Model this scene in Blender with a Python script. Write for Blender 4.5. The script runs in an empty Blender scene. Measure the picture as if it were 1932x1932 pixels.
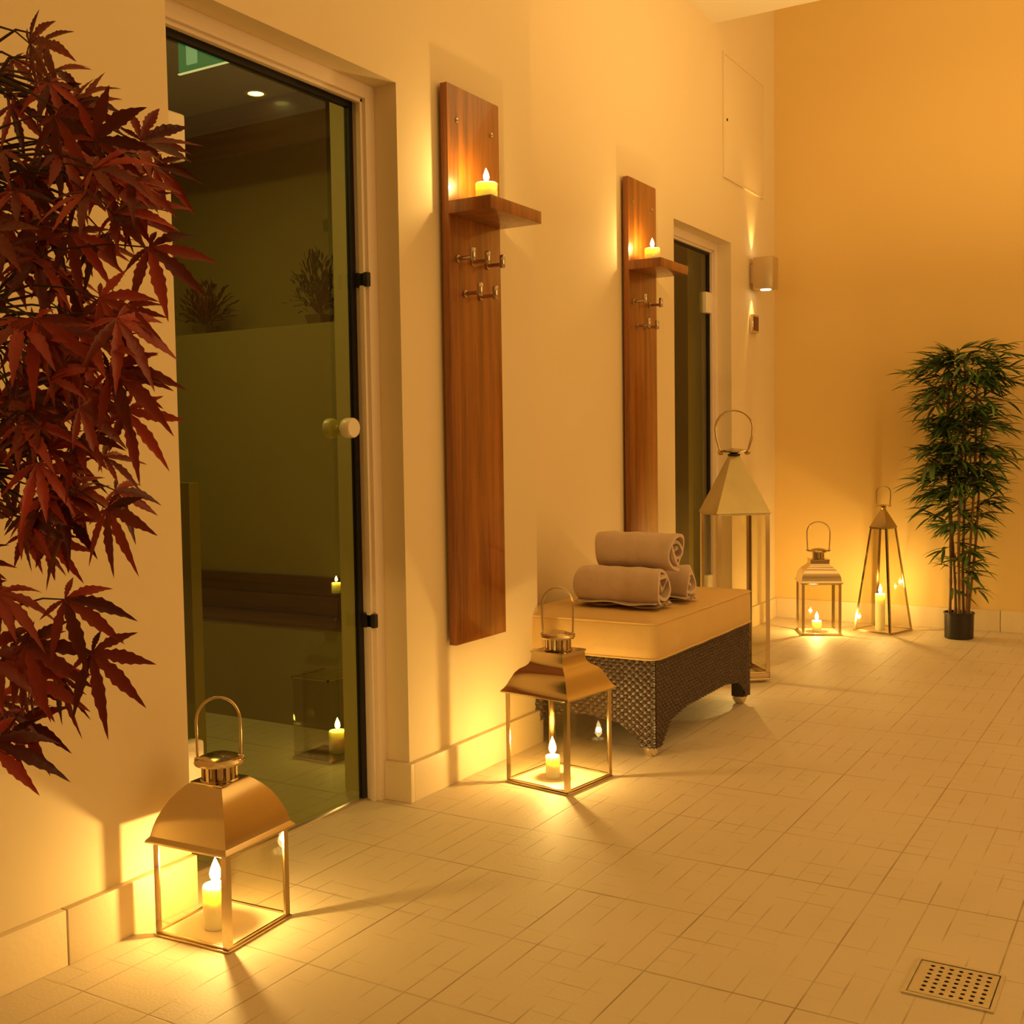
import bpy, bmesh, math, random
from mathutils import Vector, Matrix
random.seed(7)
SC = bpy.context.scene
COL = SC.collection
PI = math.pi

# ------------------------------------------------------------------ camera
YAW, PITCH, ROLL = -0.541223159, -0.0567334799, -0.014694089
def camera_axes():
    cy, sy, cp, sp = math.cos(YAW), math.sin(YAW), math.cos(PITCH), math.sin(PITCH)
    fwd = Vector((sy*cp, cy*cp, sp)); right = Vector((cy, -sy, 0)); up = right.cross(fwd)
    cr, sr = math.cos(ROLL), math.sin(ROLL)
    return cr*right + sr*up, -sr*right + cr*up, fwd
R_, U_, F_ = camera_axes()
cam_d = bpy.data.cameras.new('camera'); cam = bpy.data.objects.new('camera', cam_d); COL.objects.link(cam)
cam.matrix_world = Matrix(((R_.x, U_.x, -F_.x, 0), (R_.y, U_.y, -F_.y, 0), (R_.z, U_.z, -F_.z, 1.12), (0, 0, 0, 1)))
cam_d.sensor_width = 36; cam_d.lens = 36*2115.49/1932; cam_d.clip_start = .02
SC.camera = cam

# ------------------------------------------------------------------ world, exposure, unseen area lights
SC.view_settings.view_transform = 'Standard'; SC.view_settings.look = 'None'
SC.view_settings.gamma = 1; SC.view_settings.use_curve_mapping = False
SC.view_settings.exposure = 0.0
WD = bpy.data.worlds.new('world'); SC.world = WD; WD.use_nodes = True
WD.node_tree.nodes['Background'].inputs[0].default_value = (.05, .025, .006, 1)
WD.node_tree.nodes['Background'].inputs[1].default_value = 1.0
WARM = (1.0, .615, .20)
FLAME = (1.0, .655, .20)
def area_light(name, loc, size, power, color=WARM, rot=(0, 0, 0)):
    d = bpy.data.lights.new(name, 'AREA'); d.shape = 'RECTANGLE'; d.size, d.size_y = size; d.energy = power; d.color = color
    o = bpy.data.objects.new(name, d); o.location = loc; o.rotation_euler = rot; COL.objects.link(o); return o
UP = (PI, 0, 0)
area_light('ceiling_bounce_fill', (-.35, 5.0, 2.1), (1.8, 1.6), 46, rot=UP)  # added unseen uplight floating in mid-room; brightens the ceiling, no cove is there
area_light('right_side_fill', (3.15, 3.2, 1.9), (2.6, 5.0), 64, rot=(0, PI/2, 0))  # made-up fill along the right wall, for the back wall and floor
area_light('ceiling_bounce_fill', (-.3, .4, 2.3), (2.0, 2.0), 15, rot=UP)  # same sort of added uplight, lifting the near end of the room
area_light('upper_fill', (.3, 6.58, 4.55), (4.2, .6), 9)  # unseen fill added under the raised ceiling; no skylight is built
area_light('shower_glow', (-3.35, 2.45, 2.58), (.7, .7), 16, (1.0, .74, .30))
CANDLE_W = dict(big=6.0, mid=6.4, shelf=3.0, low=4.2, back=6.2, pyramid=5.8, small=.2)

# ------------------------------------------------------------------ materials
def mat(name, base=(.8, .8, .8), rough=.5, metal=0, bump=0, bscale=60, var=0, vscale=4, coat=0, sss=0, spec=.5, emit=None, estr=0):
    m = bpy.data.materials.new(name); m.use_nodes = True; nt = m.node_tree; b = nt.nodes['Principled BSDF']
    b.inputs['Base Color'].default_value = (*base, 1); b.inputs['Roughness'].default_value = rough
    b.inputs['Metallic'].default_value = metal; b.inputs['Specular IOR Level'].default_value = spec
    b.inputs['Coat Weight'].default_value = coat; b.inputs['Coat Roughness'].default_value = .08
    if sss:
        b.inputs['Subsurface Weight'].default_value = sss; b.inputs['Subsurface Radius'].default_value = (.03, .024, .012); b.inputs['Subsurface Scale'].default_value = 1
    if emit:
        b.inputs['Emission Color'].default_value = (*emit, 1); b.inputs['Emission Strength'].default_value = estr
    tc = nt.nodes.new('ShaderNodeTexCoord')
    if bump:
        n = nt.nodes.new('ShaderNodeTexNoise'); n.inputs['Scale'].default_value = bscale; n.inputs['Detail'].default_value = 4
        nt.links.new(tc.outputs['Object'], n.inputs['Vector'])
        bp = nt.nodes.new('ShaderNodeBump'); bp.inputs['Strength'].default_value = bump; bp.inputs['Distance'].default_value = .004
        nt.links.new(n.outputs['Fac'], bp.inputs['Height']); nt.links.new(bp.outputs['Normal'], b.inputs['Normal'])
    n2 = nt.nodes.new('ShaderNodeTexNoise'); n2.inputs['Scale'].default_value = vscale; n2.inputs['Detail'].default_value = 3
    nt.links.new(tc.outputs['Object'], n2.inputs['Vector'])
    mx = nt.nodes.new('ShaderNodeMix'); mx.data_type = 'RGBA'
    mx.inputs[6].default_value = (*[c*(1-var) for c in base], 1); mx.inputs[7].default_value = (*[min(1, c*(1+var)) for c in base], 1)
    nt.links.new(n2.outputs['Fac'], mx.inputs[0]); nt.links.new(mx.outputs[2], b.inputs['Base Color'])
    return m

def per_leaf(m, dark, light):
    nt = m.node_tree; b = nt.nodes['Principled BSDF']; src = b.inputs['Base Color'].links[0].from_socket
    g = nt.nodes.new('ShaderNodeNewGeometry'); mx = nt.nodes.new('ShaderNodeMix'); mx.data_type = 'RGBA'; mx.blend_type = 'MULTIPLY'; mx.inputs[0].default_value = 1
    cr = nt.nodes.new('ShaderNodeValToRGB'); cr.color_ramp.elements[0].color = (*dark, 1); cr.color_ramp.elements[1].color = (*light, 1)
    nt.links.new(g.outputs['Random Per Island'], cr.inputs[0]); nt.links.new(src, mx.inputs[6]); nt.links.new(cr.outputs[0], mx.inputs[7]); nt.links.new(mx.outputs[2], b.inputs['Base Color'])
    mx.clamp_result = False
def wood(name, c1, c2, scale=(14, 14, .6), rough=.38, coat=.6, knots=True):
    m = bpy.data.materials.new(name); m.use_nodes = True; nt = m.node_tree; b = nt.nodes['Principled BSDF']
    tc = nt.nodes.new('ShaderNodeTexCoord'); mp = nt.nodes.new('ShaderNodeMapping'); mp.inputs['Scale'].default_value = scale
    nt.links.new(tc.outputs['Object'], mp.inputs['Vector'])
    n = nt.nodes.new('ShaderNodeTexNoise'); n.inputs['Scale'].default_value = 2.2; n.inputs['Detail'].default_value = 7; n.inputs['Distortion'].default_value = .6
    nt.links.new(mp.outputs[0], n.inputs['Vector'])
    mp2 = nt.nodes.new('ShaderNodeMapping'); mp2.inputs['Scale'].default_value = tuple(s*7 for s in scale)
    nt.links.new(tc.outputs['Object'], mp2.inputs['Vector'])
    n2 = nt.nodes.new('ShaderNodeTexNoise'); n2.inputs['Scale'].default_value = 2.5; n2.inputs['Detail'].default_value = 4
    nt.links.new(mp2.outputs[0], n2.inputs['Vector'])
    ad = nt.nodes.new('ShaderNodeMath'); ad.operation = 'MULTIPLY_ADD'; ad.inputs[1].default_value = .45
    nt.links.new(n2.outputs['Fac'], ad.inputs[0]); nt.links.new(n.outputs['Fac'], ad.inputs[2])
    cr = nt.nodes.new('ShaderNodeValToRGB'); cr.color_ramp.elements[0].position = .45; cr.color_ramp.elements[0].color = (*c1, 1)
    cr.color_ramp.elements[1].position = .95; cr.color_ramp.elements[1].color = (*c2, 1)
    nt.links.new(ad.outputs[0], cr.inputs[0]); nt.links.new(cr.outputs[0], b.inputs['Base Color'])
    b.inputs['Roughness'].default_value = rough; b.inputs['Coat Weight'].default_value = coat; b.inputs['Coat Roughness'].default_value = .07
    bp = nt.nodes.new('ShaderNodeBump'); bp.inputs['Strength'].default_value = .08; bp.inputs['Distance'].default_value = .002
    nt.links.new(ad.outputs[0], bp.inputs['Height']); nt.links.new(bp.outputs['Normal'], b.inputs['Normal'])
    return m

def glass(name, tint=(1, 1, 1), ior=1.45, boost=1.0):
    m = bpy.data.materials.new(name); m.use_nodes = True; nt = m.node_tree; nt.nodes.clear()
    out = nt.nodes.new('ShaderNodeOutputMaterial'); mx = nt.nodes.new('ShaderNodeMixShader')
    tr = nt.nodes.new('ShaderNodeBsdfTransparent'); tr.inputs[0].default_value = (*tint, 1)
    gl = nt.nodes.new('ShaderNodeBsdfGlossy'); gl.inputs['Roughness'].default_value = .0
    fr = nt.nodes.new('ShaderNodeFresnel'); fr.inputs['IOR'].default_value = ior
    geo = nt.nodes.new('ShaderNodeNewGeometry'); sub = nt.nodes.new('ShaderNodeMath'); sub.operation = 'SUBTRACT'; sub.inputs[0].default_value = boost
    mul = nt.nodes.new('ShaderNodeMath'); mul.operation = 'MULTIPLY'; mul.use_clamp = True
    nt.links.new(geo.outputs['Backfacing'], sub.inputs[1]); nt.links.new(sub.outputs[0], mul.inputs[0]); nt.links.new(fr.outputs[0], mul.inputs[1])
    nt.links.new(mul.outputs[0], mx.inputs[0]); nt.links.new(tr.outputs[0], mx.inputs[1]); nt.links.new(gl.outputs[0], mx.inputs[2])
    nt.links.new(mx.outputs[0], out.inputs[0]); return m

def glow(name, color, strength, see_through=True):
    m = bpy.data.materials.new(name); m.use_nodes = True; nt = m.node_tree; nt.nodes.clear()
    out = nt.nodes.new('ShaderNodeOutputMaterial'); em = nt.nodes.new('ShaderNodeEmission')
    em.inputs[0].default_value = (*color, 1); em.inputs[1].default_value = strength
    if see_through:
        tr = nt.nodes.new('ShaderNodeBsdfTransparent'); ad = nt.nodes.new('ShaderNodeAddShader')
        nt.links.new(em.outputs[0], ad.inputs[0]); nt.links.new(tr.outputs[0], ad.inputs[1]); nt.links.new(ad.outputs[0], out.inputs[0])
    else:
        nt.links.new(em.outputs[0], out.inputs[0])
    return m

def floor_material():
    # small square mosaic tiles with thin grout lines, every few lines stronger and irregularly filled
    m = bpy.data.materials.new('floor_tiles'); m.use_nodes = True; nt = m.node_tree; b = nt.nodes['Principled BSDF']
    tc = nt.nodes.new('ShaderNodeTexCoord')
    def line(axis, period, phase, width, soft):
        sx = nt.nodes.new('ShaderNodeSeparateXYZ'); nt.links.new(tc.outputs['Object'], sx.inputs[0])
        a = nt.nodes.new('ShaderNodeMath'); a.operation = 'ADD'; a.inputs[1].default_value = 50*period - phase; nt.links.new(sx.outputs[axis], a.inputs[0])
        p = nt.nodes.new('ShaderNodeMath'); p.operation = 'PINGPONG'; p.inputs[1].default_value = period/2; nt.links.new(a.outputs[0], p.inputs[0])
        r = nt.nodes.new('ShaderNodeMapRange'); r.inputs[1].default_value = width; r.inputs[2].default_value = width+soft; r.inputs[3].default_value = 1; r.inputs[4].default_value = 0
        nt.links.new(p.outputs[0], r.inputs[0]); return r.outputs[0]
    def noisy(src, scale, lo, hi, seed):
        mp = nt.nodes.new('ShaderNodeMapping'); mp.inputs['Location'].default_value = (seed, seed*.7, 0); nt.links.new(tc.outputs['Object'], mp.inputs[0])
        n = nt.nodes.new('ShaderNodeTexNoise'); n.inputs['Scale'].default_value = scale; n.inputs['Detail'].default_value = 2; nt.links.new(mp.outputs[0], n.inputs['Vector'])
        r = nt.nodes.new('ShaderNodeMapRange'); r.inputs[1].default_value = lo; r.inputs[2].default_value = hi; nt.links.new(n.outputs['Fac'], r.inputs[0])
        mu = nt.nodes.new('ShaderNodeMath'); mu.operation = 'MULTIPLY'; nt.links.new(src, mu.inputs[0]); nt.links.new(r.outputs[0], mu.inputs[1]); return mu.outputs[0]
    def mx(a, c):
        q = nt.nodes.new('ShaderNodeMath'); q.operation = 'MAXIMUM'; nt.links.new(a, q.inputs[0]); nt.links.new(c, q.inputs[1]); return q.outputs[0]
    fine = mx(noisy(line(0, .0655, -.32, .0008, .0016), 7, .42, .75, 3), noisy(line(1, .0655, 2.335, .0008, .0016), 7, .50, .82, 9))
    big = mx(noisy(line(0, .3275, -.32, .0010, .0016), 3, .30, .6, 5), noisy(line(1, .3275, 2.47, .0010, .0016), 3, .30, .6, 2))
    ln = mx(fine, big)
    n = nt.nodes.new('ShaderNodeTexNoise'); n.inputs['Scale'].default_value = 1.6; n.inputs['Detail'].default_value = 5; nt.links.new(tc.outputs['Object'], n.inputs['Vector'])
    c0 = nt.nodes.new('ShaderNodeMix'); c0.data_type = 'RGBA'; c0.inputs[6].default_value = (.60, .50, .37, 1); c0.inputs[7].default_value = (.74, .63, .48, 1)
    nt.links.new(n.outputs['Fac'], c0.inputs[0])
    c1 = nt.nodes.new('ShaderNodeMix'); c1.data_type = 'RGBA'; c1.inputs[7].default_value = (.32, .22, .13, 1)
    nt.links.new(c0.outputs[2], c1.inputs[6]); nt.links.new(ln, c1.inputs[0]); nt.links.new(c1.outputs[2], b.inputs['Base Color'])
    b.inputs['Roughness'].default_value = .58
    n3 = nt.nodes.new('ShaderNodeTexNoise'); n3.inputs['Scale'].default_value = 120; n3.inputs['Detail'].default_value = 3; nt.links.new(tc.outputs['Object'], n3.inputs['Vector'])
    h = nt.nodes.new('ShaderNodeMath'); h.operation = 'MULTIPLY_ADD'; h.inputs[1].default_value = -1.6; nt.links.new(ln, h.inputs[0]); nt.links.new(n3.outputs['Fac'], h.inputs[2])
    bp = nt.nodes.new('ShaderNodeBump'); bp.inputs['Strength'].default_value = .35; bp.inputs['Distance'].default_value = .002
    nt.links.new(h.outputs[0], bp.inputs['Height']); nt.links.new(bp.outputs['Normal'], b.inputs['Normal'])
    return m

M = dict(
    wall=mat('cream_plaster', (.80, .66, .44), .75, bump=.12, bscale=40, var=.03, vscale=1.2),
    wall_back=mat('ochre_plaster', (.80, .58, .24), .75, bump=.12, bscale=40, var=.04, vscale=1.0),
    ceiling=mat('white_plaster', (.86, .80, .68), .8, var=.02),
    base=mat('stone_skirting', (.78, .64, .44), .5, bump=.15, bscale=70, var=.06, vscale=6),
    frame=mat('painted_frame', (.82, .68, .56), .4, var=.02),
    seal=mat('black_rubber', (.015, .012, .012), .5, var=.05),
    white=mat('white_lacquer', (.85, .76, .62), .3, var=.02),
    floor=floor_material(),
    board=wood('varnished_board', (.12, .034, .004), (.38, .120, .014)),
    chrome=mat('polished_steel', (.78, .70, .58), .10, metal=1, var=.03, vscale=3),
    shaded_brass=mat('shaded_nickel', (.43, .36, .19), .2, metal=1, bump=.12, bscale=7, var=.18, vscale=9),  # darker copy of the lantern metal; a dim reflection put into its colour
    brass=mat('aged_nickel', (.62, .50, .31), .15, metal=1, bump=.05, bscale=8, var=.10, vscale=5),
    hook=mat('chrome_hook', (.55, .48, .42), .12, metal=1, var=.02),
    pane=glass('lantern_glass', (.97, .95, .88), 1.45, 1.0),
    door_glass=glass('tinted_door_glass', (.78, .80, .50), 1.5, 1.0),
    wax=mat('ivory_wax', (.97, .91, .70), .5, sss=.7, var=.03),
    wick=mat('charred_wick', (.02, .015, .01), .9, var=.1),
    flame=glow('candle_flame', (1.0, .72, .30), 14),
    cushion=mat('gold_upholstery', (.70, .48, .20), .7, bump=.3, bscale=350, var=.06, vscale=10),
    towel=mat('tan_terry_towel', (.80, .62, .50), .95, bump=1.0, bscale=420, var=.12, vscale=14, spec=.1),
    wicker=mat('brown_woven_rattan', (.042, .018, .009), .36, bump=.25, bscale=300, var=.3, vscale=50, spec=.7),
    dark=mat('dark_rail', (.03, .016, .010), .4, var=.2),
    maple=mat('maple_leaf', (.33, .036, .020), .34, var=.55, vscale=9, bump=.3, bscale=90, spec=.35),
    bark=mat('maple_bark', (.055, .026, .014), .8, bump=.5, bscale=60, var=.3, vscale=20),
    bamboo=mat('bamboo_leaf', (.13, .25, .06), .45, var=.55, vscale=11),
    cane=mat('bamboo_cane', (.20, .10, .035), .5, bump=.3, bscale=25, var=.35, vscale=18),
    pot=mat('black_plastic_pot', (.020, .014, .012), .4, var=.1),
    soil=mat('potting_soil', (.03, .018, .01), .95, bump=1, bscale=60, var=.4, vscale=60),
    drain=mat('brushed_steel', (.66, .64, .58), .38, metal=1, bump=.1, bscale=80, var=.08, vscale=30),
    hole=mat('drain_shadow_hole', (.01, .006, .004), .8, var=.05),
    plate=mat('dull_tray_metal', (.80, .66, .46), .55, metal=.25, var=.05),
    alu=mat('satin_aluminium', (.62, .50, .34), .35, metal=.7, var=.03),
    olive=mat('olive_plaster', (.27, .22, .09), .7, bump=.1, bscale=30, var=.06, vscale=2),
    bench=wood('dark_bench_wood', (.035, .011, .005), (.11, .04, .014), scale=(.6, 10, 14), coat=.2),
    shrub=mat('shade_shrub_leaf', (.03, .045, .012), .6, var=.4, vscale=20),
    shrub_red=mat('red_shrub_leaf', (.10, .02, .008), .6, var=.4, vscale=20),
    planter=mat('planter_grey', (.10, .07, .04), .6, var=.1),
    display=mat('dark_display', (.10, .015, .012), .2, var=.1),
    sign=glow('green_sign_light', (.10, .75, .38), .22, False),
    sign_pale=glow('pale_sign_light', (.45, .80, .62), .55, False),
    edge=glow('lit_sign_edge', (1.0, .92, .75), .9, False),
    lamp=glow('lamp_lens', (1.0, .80, .45), 9, False),
)

per_leaf(M['maple'], (.18, .15, .25), (1, 1, 1)); per_leaf(M['bamboo'], (.25, .3, .3), (1, .95, .9))
# ------------------------------------------------------------------ mesh helpers
class MB:
    def __init__(s): s.v = []; s.f = []
    def add(s, vs, fs, T=None):
        k = len(s.v)
        for p in vs: s.v.append(tuple(T @ Vector(p)) if T is not None else tuple(p))
        for f in fs: s.f.append(tuple(i+k for i in f))
        return s
    def box(s, a, b, T=None):
        x0, y0, z0 = a; x1, y1, z1 = b
        vs = [(x0, y0, z0), (x1, y0, z0), (x1, y1, z0), (x0, y1, z0), (x0, y0, z1), (x1, y0, z1), (x1, y1, z1), (x0, y1, z1)]
        return s.add(vs, [(3, 2, 1, 0), (4, 5, 6, 7), (0, 1, 5, 4), (1, 2, 6, 5), (2, 3, 7, 6), (3, 0, 4, 7)], T)
    def rings(s, rings, T=None, cap=True, closed=True):
        n = len(rings[0]); vs = [p for r in rings for p in r]; fs = []
        for i in range(len(rings)-1):
            for j in range(n if closed else n-1):
                a = i*n+j; b = i*n+(j+1) % n; fs.append((a, b, b+n, a+n))
        if cap: fs.append(tuple(range(n-1, -1, -1))); fs.append(tuple(range((len(rings)-1)*n, len(rings)*n)))
        return s.add(vs, fs, T)
    def lathe(s, prof, c=(0, 0, 0), n=24, T=None, cap=True):
        return s.rings([[(c[0]+r*math.cos(2*PI*j/n), c[1]+r*math.sin(2*PI*j/n), c[2]+z) for j in range(n)] for r, z in prof], T, cap)
    def square(s, prof, T=None, cap=True, sub=1):
        R = []
        for r, z in prof:
            ring = []
            cs = [(r, -r), (r, r), (-r, r), (-r, -r)]
            for k in range(4):
                a, b = cs[k], cs[(k+1) % 4]
                for q in range(sub): t = q/sub; ring.append((a[0]+(b[0]-a[0])*t, a[1]+(b[1]-a[1])*t, z))
            R.append(ring)
        return s.rings(R, T, cap)
    def tube(s, path, r, n=8, T=None, cap=True):
        P = [Vector(p) for p in path]; m = len(P); R = []
        ref = None
        for i in range(m):
            t = (P[min(i+1, m-1)]-P[max(i-1, 0)]).normalized()
            if ref is None:
                ref = t.orthogonal().normalized()
            else:
                ref = (ref - t*ref.dot(t)).normalized()
            bi = t.cross(ref); rr = r[i] if isinstance(r, (list, tuple)) else r
            R.append([tuple(P[i]+(ref*math.cos(2*PI*j/n)+bi*math.sin(2*PI*j/n))*rr) for j in range(n)])
        return s.rings(R, T, cap)
    def build(s, name, material, parent=None, loc=(0, 0, 0), rz=0, bevel=0, smooth=35, seg=2, **tags):
        me = bpy.data.meshes.new(name); me.from_pydata(s.v, [], s.f); me.validate()
        bm = bmesh.new(); bm.from_mesh(me)
        bmesh.ops.recalc_face_normals(bm, faces=bm.faces)
        if bevel:
            es = [e for e in bm.edges if len(e.link_faces) == 2 and e.calc_face_angle(0) > .5]
            bmesh.ops.bevel(bm, geom=es, offset=bevel, segments=seg, profile=.6, affect='EDGES')
        for f in bm.faces: f.smooth = smooth > 0
        bm.to_mesh(me); bm.free()
        if smooth > 0: me.set_sharp_from_angle(angle=math.radians(smooth))
        me.materials.append(M[material] if isinstance(material, str) else material)
        o = bpy.data.objects.new(name, me); COL.objects.link(o)
        if parent is not None: o.parent = parent
        o.location = loc; o.rotation_euler = (0, 0, rz)
        for k, v in tags.items(): o[k] = v
        return o

def thing(name, label, cat, loc=(0, 0, 0), rz=0, group=None, kind=None):
    o = bpy.data.objects.new(name, None); COL.objects.link(o); o.empty_display_size = .05
    o.location = loc; o.rotation_euler = (0, 0, rz)
    if kind: o['kind'] = kind
    else: o['label'] = label; o['category'] = cat
    if group: o['group'] = group
    return o
def struct(name, mb, m, **k):
    o = mb.build(name, m, kind='structure', **k); return o
def wall_with_holes(x0, x1, y0, y1, z0, z1, holes):
    """box wall lying along y, thickness x0..x1, rectangular openings (ya, yb, za, zb)"""
    mb = MB(); ys = sorted({y0, y1, *[h[0] for h in holes], *[h[1] for h in holes]})
    for a, b in zip(ys[:-1], ys[1:]):
        zs = [(z0, z1)]
        for h in holes:
            if h[0] <= a+1e-6 and h[1] >= b-1e-6:
                zs = [(p, q) for p, q in ((z0, h[2]), (h[3], z1)) if q-p > 1e-4]
        for p, q in zs: mb.box((x0, a, p), (x1, b, q))
    return mb

# ------------------------------------------------------------------ structure
XW, XR, YB, ZC = -2.105, -2.28, 7.10, 3.46      # near wall plane, recessed wall plane, back wall, ceiling
D1, D2 = (1.93, 2.845, 2.25), (5.45, 6.30, 2.29) # door openings y0, y1, height
YS = 3.68                                        # where the left wall steps back
struct('floor', MB().box((-5.0, -3.2, -.12), (4.2, YB+.1, 0)), 'floor', smooth=0)
struct('ceiling', MB().box((-2.6, -3.2, ZC), (4.2, 6.00, ZC+.12)).box((-2.6, 6.0, ZC), (4.2, 6.06, 4.7)).box((-2.6, 6.0, 4.7), (4.2, YB+.1, 4.8)), 'ceiling', smooth=0)
struct('wall_left', wall_with_holes(-2.37, XW, -3.2, YS, 0, ZC, [(D1[0], D1[1], 0, D1[2])]), 'wall', smooth=0)
struct('wall_recess', wall_with_holes(-2.55, XR, YS, YB+.1, 0, 4.7, [(D2[0], D2[1], 0, D2[2])]), 'wall', smooth=0)
struct('wall_back', MB().box((XR, YB, 0), (4.2, YB+.1, 4.7)), 'wall_back', smooth=0)
struct('wall_right', MB().box((3.2, -3.2, 0), (3.3, YB, ZC+1.2)), 'wall', smooth=0)
struct('wall_front', MB().box((-2.3, -3.2, 0), (4.2, -3.1, ZC)), 'wall', smooth=0)
# stone skirtings
BH = .125
def skirting(name, segs, joints=()):
    mb = MB()
    for a, b in segs: mb.box(a, b)
    o = struct(name, mb, 'base', bevel=.003)
    return o
sk1 = [((XW-.001, -3.1, 0), (XW+.020, 1.550, BH)), ((XW-.001, 1.554, 0), (XW+.020, D1[0], BH))]
skirting('baseboard_left', sk1)
skirting('baseboard_left', [((XW-.001, D1[1]-.0, 0), (XW+.020, YS, BH)), ((-2.19, D1[1]-.020, 0), (XW+.020, D1[1], BH))])
skirting('baseboard_recess', [((XR-.001, YS, 0), (XR+.018, D2[0], BH)), ((XR-.001, D2[1], 0), (XR+.018, YB, BH))])
skirting('baseboard_back', [((XR+.018, YB-.020, 0), (-.92, YB, BH)), ((-.917, YB-.020, 0), (3.2, YB, BH))])

def glass_door(name, y0, y1, h, xf, xg, knob_y, knob_z, hinge_side, latch_zs=(), hinges=(.30, 1.93)):
    """frameless glass door in a rebated white frame; xf frame front x, xg glass plane"""
    d = thing(name, None, None, (xg, (y0+y1)/2, 0), kind='structure')
    o = Vector((xg, (y0+y1)/2, 0)); w = .045
    fr = MB()
    for a, b in (((xf-.085, y0, 0), (xf, y0+w, h)), ((xf-.085, y1-w, 0), (xf, y1, h)), ((xf-.085, y0+w, h-w), (xf, y1-w, h))):
        fr.box(Vector(a)-o, Vector(b)-o)
    # raised inner lip of the frame
    for a, b in (((xf-.03, y1-w-.012, 0), (xf-.012, y1-w, h-w)), ((xf-.03, y0+w, h-w-.012), (xf-.012, y1-w, h-w))):
        fr.box(Vector(a)-o, Vector(b)-o)
    fr.build('door_frame', 'frame', d, bevel=.002)
    se = MB(); ga, gb, gt = y0+w+.004, y1-w-.022, h-w-.022
    se.box(Vector((xg-.008, gb, .004))-o, Vector((xg+.010, y1-w-.003, gt+.018))-o)
    se.box(Vector((xg-.008, ga, gt))-o, Vector((xg+.010, gb, gt+.018))-o)
    se.build('rubber_seal', 'seal', d)
    MB().box(Vector((xg-.004, ga, .012))-o, Vector((xg+.004, gb-.0005, gt-.0005))-o).build('glass_panel', 'door_glass', d, smooth=0)
    MB().box(Vector((xg-.008, y0+w, 0))-o, Vector((xg+.012, y1-w, .006))-o).build('threshold', 'alu', d, bevel=.001)
    kb = MB(); T = Matrix.Translation(Vector((xg, knob_y, knob_z))-o) @ Matrix.Rotation(PI/2, 4, 'Y')
    kb.lathe([(.010, .004), (.010, .020), (.029, .022), (.031, .027), (.031, .052), (.028, .057), (.001, .058)], T=T, n=32)
    kb.lathe([(.010, -.004), (.010, -.02), (.029, -.022), (.031, -.027), (.031, -.045), (.001, -.047)], T=T, n=32)
    kb.build('door_knob', 'white', d, smooth=40)
    for hz in hinges:
        hy = (ga+.064) if hinge_side < 0 else (gb-.015)
        hb = MB().box(Vector((xg-.02, hy-.052, hz-.06))-o, Vector((xg+.028, hy+.052, hz+.06))-o)
        q = hb.build('hinge', 'white', d, bevel=.010, seg=3, label='pale hinge clamp on the glass edge')
    for lz in latch_zs:
        MB().box(Vector((xg+.010, gb+.010, lz-.022))-o, Vector((xf+.003, y1-w+.005, lz+.022))-o).build('strike_box', 'seal', d, bevel=.003)
    return d
glass_door('door_1', D1[0], D1[1], D1[2], -2.19, -2.250, 2.715, 1.19, -1, (1.652, .58))
glass_door('door_2', D2[0], D2[1], D2[2], -2.36, -2.405, 5.56, 1.19, 1, (), (.30, 1.945))

# shower room behind the first glass door
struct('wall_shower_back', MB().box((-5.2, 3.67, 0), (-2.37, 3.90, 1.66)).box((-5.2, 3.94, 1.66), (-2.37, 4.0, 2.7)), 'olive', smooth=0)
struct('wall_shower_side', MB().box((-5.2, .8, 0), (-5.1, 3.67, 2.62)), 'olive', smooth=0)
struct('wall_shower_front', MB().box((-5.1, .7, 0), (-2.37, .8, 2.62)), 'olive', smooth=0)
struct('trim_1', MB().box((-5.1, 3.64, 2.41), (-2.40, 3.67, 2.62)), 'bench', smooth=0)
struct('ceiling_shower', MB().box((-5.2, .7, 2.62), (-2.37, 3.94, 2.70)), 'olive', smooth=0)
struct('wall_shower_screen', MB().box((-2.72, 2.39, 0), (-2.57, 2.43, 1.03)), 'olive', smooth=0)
# small dim room behind the second glass door
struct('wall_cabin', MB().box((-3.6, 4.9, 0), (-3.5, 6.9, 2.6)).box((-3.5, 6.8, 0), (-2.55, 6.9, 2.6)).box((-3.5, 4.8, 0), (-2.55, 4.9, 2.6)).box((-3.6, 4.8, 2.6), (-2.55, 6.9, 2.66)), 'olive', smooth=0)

# ------------------------------------------------------------------ candles
def candle(label, loc, r, h, power, group='lit pillar candles', fh=.045, fr=.0085, melt=True):
    t = thing('pillar_candle', label, 'candle', loc, 0, group)
    prof = [(r*.96, 0), (r, .003), (r, h-.004), (r*.93, h), (r*.80, h-.001), (r*.55, h-.006), (.001, h-.008)]
    MB().lathe(prof, n=28).build('wax_body', 'wax', t, smooth=50)
    MB().tube([(0, 0, h-.010), (.0005, .0003, h), (.001, .0, h+.008)], .0011, 6).build('wick', 'wick', t)
    fp = [(0.001, 0), (.55, .10), (.92, .24), (1, .36), (.86, .52), (.58, .70), (.28, .86), (.001, 1)]
    f = MB().lathe([(fr*a, h+.004+fh*b) for a, b in fp], n=16).build('flame', 'flame', t, smooth=80)
    d = bpy.data.lights.new('candle_light', 'POINT'); d.energy = power; d.color = FLAME; d.shadow_soft_size = .009
    o = bpy.data.objects.new('candle_light', d); COL.objects.link(o); o.parent = t; o.location = (0, 0, h+.004+fh*.45)
    return t

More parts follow.
